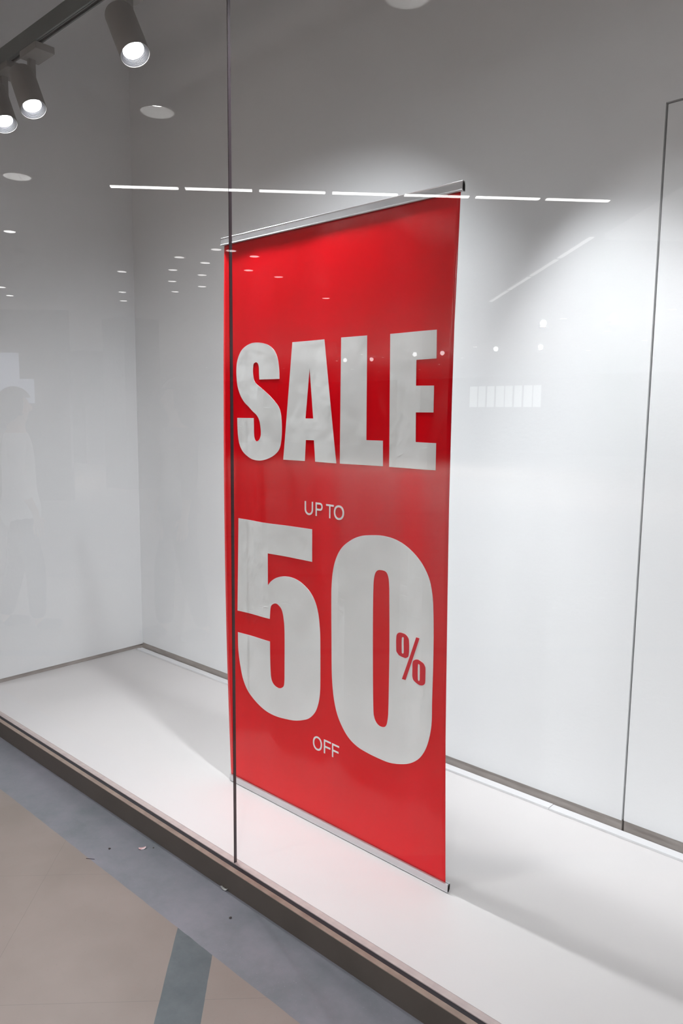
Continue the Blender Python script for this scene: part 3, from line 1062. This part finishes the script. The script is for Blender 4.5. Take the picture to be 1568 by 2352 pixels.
def person(loc, rz, H, shirt, trousers, label, long_hair, shirt_low):
    s = H / 1.70
    root = empty('person', loc, (0, 0, rz))
    tag(root, label, 'person')
    J = []
    Bn = []

    def j(x, y, z, rx, ry=None, link_to=None):
        J.append(((x * s, y * s, z * s), (rx * s, (ry or rx) * s)))
        i = len(J) - 1
        if link_to is not None:
            Bn.append((link_to, i))
        return i
    # +X is the person's left, -Y is forward
    pel = j(0, 0, 0.93, 0.15, 0.105)
    wst = j(0, 0, 1.08, 0.125, 0.095, pel)
    chs = j(0, 0.005, 1.28, 0.155, 0.105, wst)
    nk0 = j(0, 0.012, 1.41, 0.075, 0.065, chs)
    nk = j(0, 0.005, 1.47, 0.052, 0.055, nk0)
    jaw = j(0, -0.012, 1.53, 0.058, 0.072, nk)
    hd = j(0, -0.005, 1.60, 0.074, 0.090, jaw)
    top = j(0, 0.0, 1.67, 0.052, 0.062, hd)
    j(0, -0.108, 1.575, 0.010, 0.012, hd)           # nose
    for sx in (-1, 1):
        j(sx * 0.084, 0.005, 1.59, 0.008, 0.018, hd)  # ears
        sh_ = j(sx * 0.165, 0.01, 1.37, 0.055, 0.055, chs)
        bend = 0.09 if sx > 0 else 0.02
        el = j(sx * 0.205, 0.02, 1.11, 0.038, 0.040, sh_)
        wr_ = j(sx * 0.215, -bend, 0.87, 0.025, 0.022, el)
        pm = j(sx * 0.215, -bend - 0.012, 0.805, 0.018, 0.034, wr_)
        for k, (dy, ln) in enumerate(((-0.030, 0.068), (-0.011, 0.078), (0.009, 0.072), (0.028, 0.058))):
            f1 = j(sx * 0.214, -bend - 0.014 + dy, 0.765, 0.009, 0.009, pm)
            f2 = j(sx * 0.208, -bend - 0.018 + dy, 0.765 - ln * 0.55, 0.008, 0.008, f1)
            j(sx * 0.196, -bend - 0.020 + dy, 0.765 - ln, 0.0065, 0.0065, f2)
        t1 = j(sx * 0.206, -bend - 0.045, 0.825, 0.010, 0.010, pm)
        j(sx * 0.196, -bend - 0.062, 0.785, 0.008, 0.008, t1)
        hp = j(sx * 0.085, 0.0, 0.87, 0.085, 0.09, pel)
        st = 0.11 * sx
        kn = j(sx * 0.090, -0.02 - st * 0.55, 0.48, 0.055, 0.058, hp)
        an = j(sx * 0.092, 0.02 - st, 0.09, 0.034, 0.038, kn)
        hl = j(sx * 0.093, 0.03 - st, 0.045, 0.034, 0.036, an)
        j(sx * 0.100, -0.12 - st, 0.032, 0.036, 0.024, hl)
    skin_mesh('body', J, Bn, M_skin, root)

    def garment(name, pts, bones, mat):
        return skin_mesh(name, [((p[0] * s, p[1] * s, p[2] * s), (p[3] * s, p[4] * s)) for p in pts], bones, mat, root)
    # shirt: torso tube to the hem with sleeves
    P = [(0, 0, 1.10, 0.150, 0.120), (0, 0.004, 1.29, 0.175, 0.125), (0, 0.008, 1.40, 0.105, 0.085), (0, 0, 0.95, 0.190, 0.145), (0, 0, shirt_low, 0.215, 0.165)]
    Bq = [(0, 1), (1, 2), (0, 3), (3, 4)]
    for sx in (-1, 1):
        bend = 0.09 if sx > 0 else 0.02
        n = len(P)
        P += [(sx * 0.170, 0.01, 1.36, 0.068, 0.068), (sx * 0.208, 0.02, 1.11, 0.053, 0.055), (sx * 0.216, -bend * 0.6, 0.95, 0.042, 0.042)]
        Bq += [(1, n), (n, n + 1), (n + 1, n + 2)]
    garment('shirt', P, Bq, shirt)
    P = [(0, 0, 1.03, 0.150, 0.112), (0, 0, 0.93, 0.172, 0.125)]
    Bq = [(0, 1)]
    for sx in (-1, 1):
        st = 0.11 * sx
        n = len(P)
        P += [(sx * 0.092, 0.0, 0.76, 0.090, 0.100), (sx * 0.092, -0.02 - st * 0.55, 0.48, 0.075, 0.08), (sx * 0.093, 0.025 - st, 0.075, 0.060, 0.066)]
        Bq += [(1, n), (n, n + 1), (n + 1, n + 2)]
    garment('trousers', P, Bq, trousers)
    bm = bmesh.new()
    bmesh.ops.create_uvsphere(bm, u_segments=36, v_segments=24, radius=1.0)
    for v in bm.verts:
        p = v.co.copy()
        q = Vector((p.x * 0.096, p.y * 0.116 + 0.012, p.z * 0.118 + 1.612))
        if p.z < 0 and p.y > -0.25:
            drop = 0.26 if long_hair else 0.035
            q.z += p.z * drop * min(1.0, (p.y + 0.25) / 0.5)
            q.x *= 1.0 - 0.18 * (-p.z)
        q *= 1.0 + 0.006 * math.sin(18 * math.atan2(p.y, p.x))
        v.co = q * s
    # open the face
    kill = [f for f in bm.faces if f.calc_center_median().y < -0.040 * s and f.calc_center_median().z < 1.655 * s]
    bmesh.ops.delete(bm, geom=kill, context='FACES')
    ext = bmesh.ops.extrude_face_region(bm, geom=bm.faces[:])
    for e in ext['geom']:
        if isinstance(e, bmesh.types.BMVert):
            c = Vector((0, 0.01 * s, 1.6 * s))
            e.co = c + (e.co - c) * 0.93
    bmesh.ops.recalc_face_normals(bm, faces=bm.faces[:])
    link('hair', bm, M_hair, root, smooth=True)
    for sx in (-1, 1):
        st = 0.11 * sx
        shp = [(sx * 0.093, 0.045 - st, 0.045, 0.044, 0.045), (sx * 0.100, -0.06 - st, 0.042, 0.046, 0.040), (sx * 0.102, -0.145 - st, 0.034, 0.042, 0.032)]
        garment('shoe', shp, [(0, 1), (1, 2)], M_dark)
    return root


person((-4.95, 0.54, MALL_Z), math.radians(24), 1.62, M_shirt, M_dark, 'dark haired person in a white shirt and dark trousers, mirrored faintly at the left edge', False, 0.70)
person((-3.99, -0.06, MALL_Z), math.radians(200), 1.68, M_jacket, M_dark, 'long haired person in grey clothes, mirrored faintly left of the banner', True, 0.80)

# ------------------------------------------------------------------ small litter


def scrap(name, loc, rz, sx, sy, mat, label, thick=0.0012, curl=0.004, cat='litter'):
    bm = bmesh.new()
    n = 6
    top = []
    for i in range(n + 1):
        row = []
        for k in range(4):
            t = i / n - 0.5
            q = k / 3 - 0.5
            wz = curl * (abs(t) * 2) ** 2 + 0.25 * curl * math.sin(5 * t + 4 * q)
            edge = 1 - 0.22 * math.sin(7 * t + 3 * q) ** 2
            row.append(bm.verts.new((t * sx, q * sy * edge, thick + max(wz, 0))))
        top.append(row)
    for i in range(n):
        for k in range(3):
            bm.faces.new((top[i][k], top[i + 1][k], top[i + 1][k + 1], top[i][k + 1]))
    ext = bmesh.ops.extrude_face_region(bm, geom=bm.faces[:])
    for e in ext['geom']:
        if isinstance(e, bmesh.types.BMVert):
            e.co.z -= thick
    bmesh.ops.recalc_face_normals(bm, faces=bm.faces[:])
    o = link(name, bm, mat, None, smooth=True)
    o.location = loc
    o.rotation_euler = (0, 0, rz)
    return tag(o, label, cat)


def crumb(loc, r, mat, label):
    bm = bmesh.new()
    bmesh.ops.create_icosphere(bm, subdivisions=2, radius=r)
    rnd = random.Random(int(loc[0] * 1000))
    for v in bm.verts:
        v.co *= 0.8 + 0.4 * rnd.random()
        v.co.z *= 0.5
    lo = min(v.co.z for v in bm.verts)
    bmesh.ops.translate(bm, verts=bm.verts[:], vec=(0, 0, -lo))
    o = link('crumb', bm, mat, None, smooth=True)
    o.location = loc
    return tag(o, label, 'crumb')


M_scrap = mottle(new_mat('white_paper_scrap', (0.7, 0.68, 0.68), 0.7), (0.62, 0.25, 0.26), (0.75, 0.74, 0.74), 90, 2)
M_scrap2 = mottle(new_mat('grey_foil_scrap', (0.5, 0.5, 0.48), 0.4), (0.30, 0.29, 0.27), (0.62, 0.62, 0.60), 120, 3)
M_crumb = new_mat('brown_crumb', (0.07, 0.055, 0.05), 0.8)
scrap('paper_scrap', (-2.08, 1.307, MALL_Z), 1.1, 0.024, 0.012, M_scrap, 'tiny white and red paper scrap lying on the grey floor band')
scrap('foil_scrap', (-1.700, 1.3555, MALL_Z + 0.003), 0.1, 0.028, 0.007, M_scrap2, 'tiny pale scrap leaning against the foot of the bronze window channel', curl=0.006)
crumb((-2.16, 1.23, MALL_Z), 0.004, M_crumb, 'small dark crumb on the grey floor band left of the paper scrap')
crumb((-2.056, 1.335, MALL_Z), 0.0025, M_crumb, 'tiny dark speck on the grey floor band between paper scrap and channel')
crumb((-1.585, 1.285, MALL_Z), 0.004, M_crumb, 'small brown crumb on the grey floor band below the foil scrap')


def strand(pts, r, loc, mat, label, name='thread', cat='thread'):
    o = skin_mesh(name, [((p[0], p[1], p[2]), (r, r)) for p in pts], [(i, i + 1) for i in range(len(pts) - 1)], mat, None, sub=1)
    o.location = loc
    return tag(o, label, cat)


strand([(0.012 * math.cos(a), 0.009 * math.sin(a), 0.0011) for a in [0.2 + 0.45 * k for k in range(7)]], 0.0009, (-0.545, 1.585, 0.0), M_gap,
       'tiny curled dark thread lying on the white display floor')
strand([(-0.012, -0.008, 0.001), (0, 0.001, 0.001), (0.014, 0.009, 0.001)], 0.0007, (-2.155, 1.155, MALL_Z), M_gap,
       'short dark thread lying where the beige tiles meet the grey band')
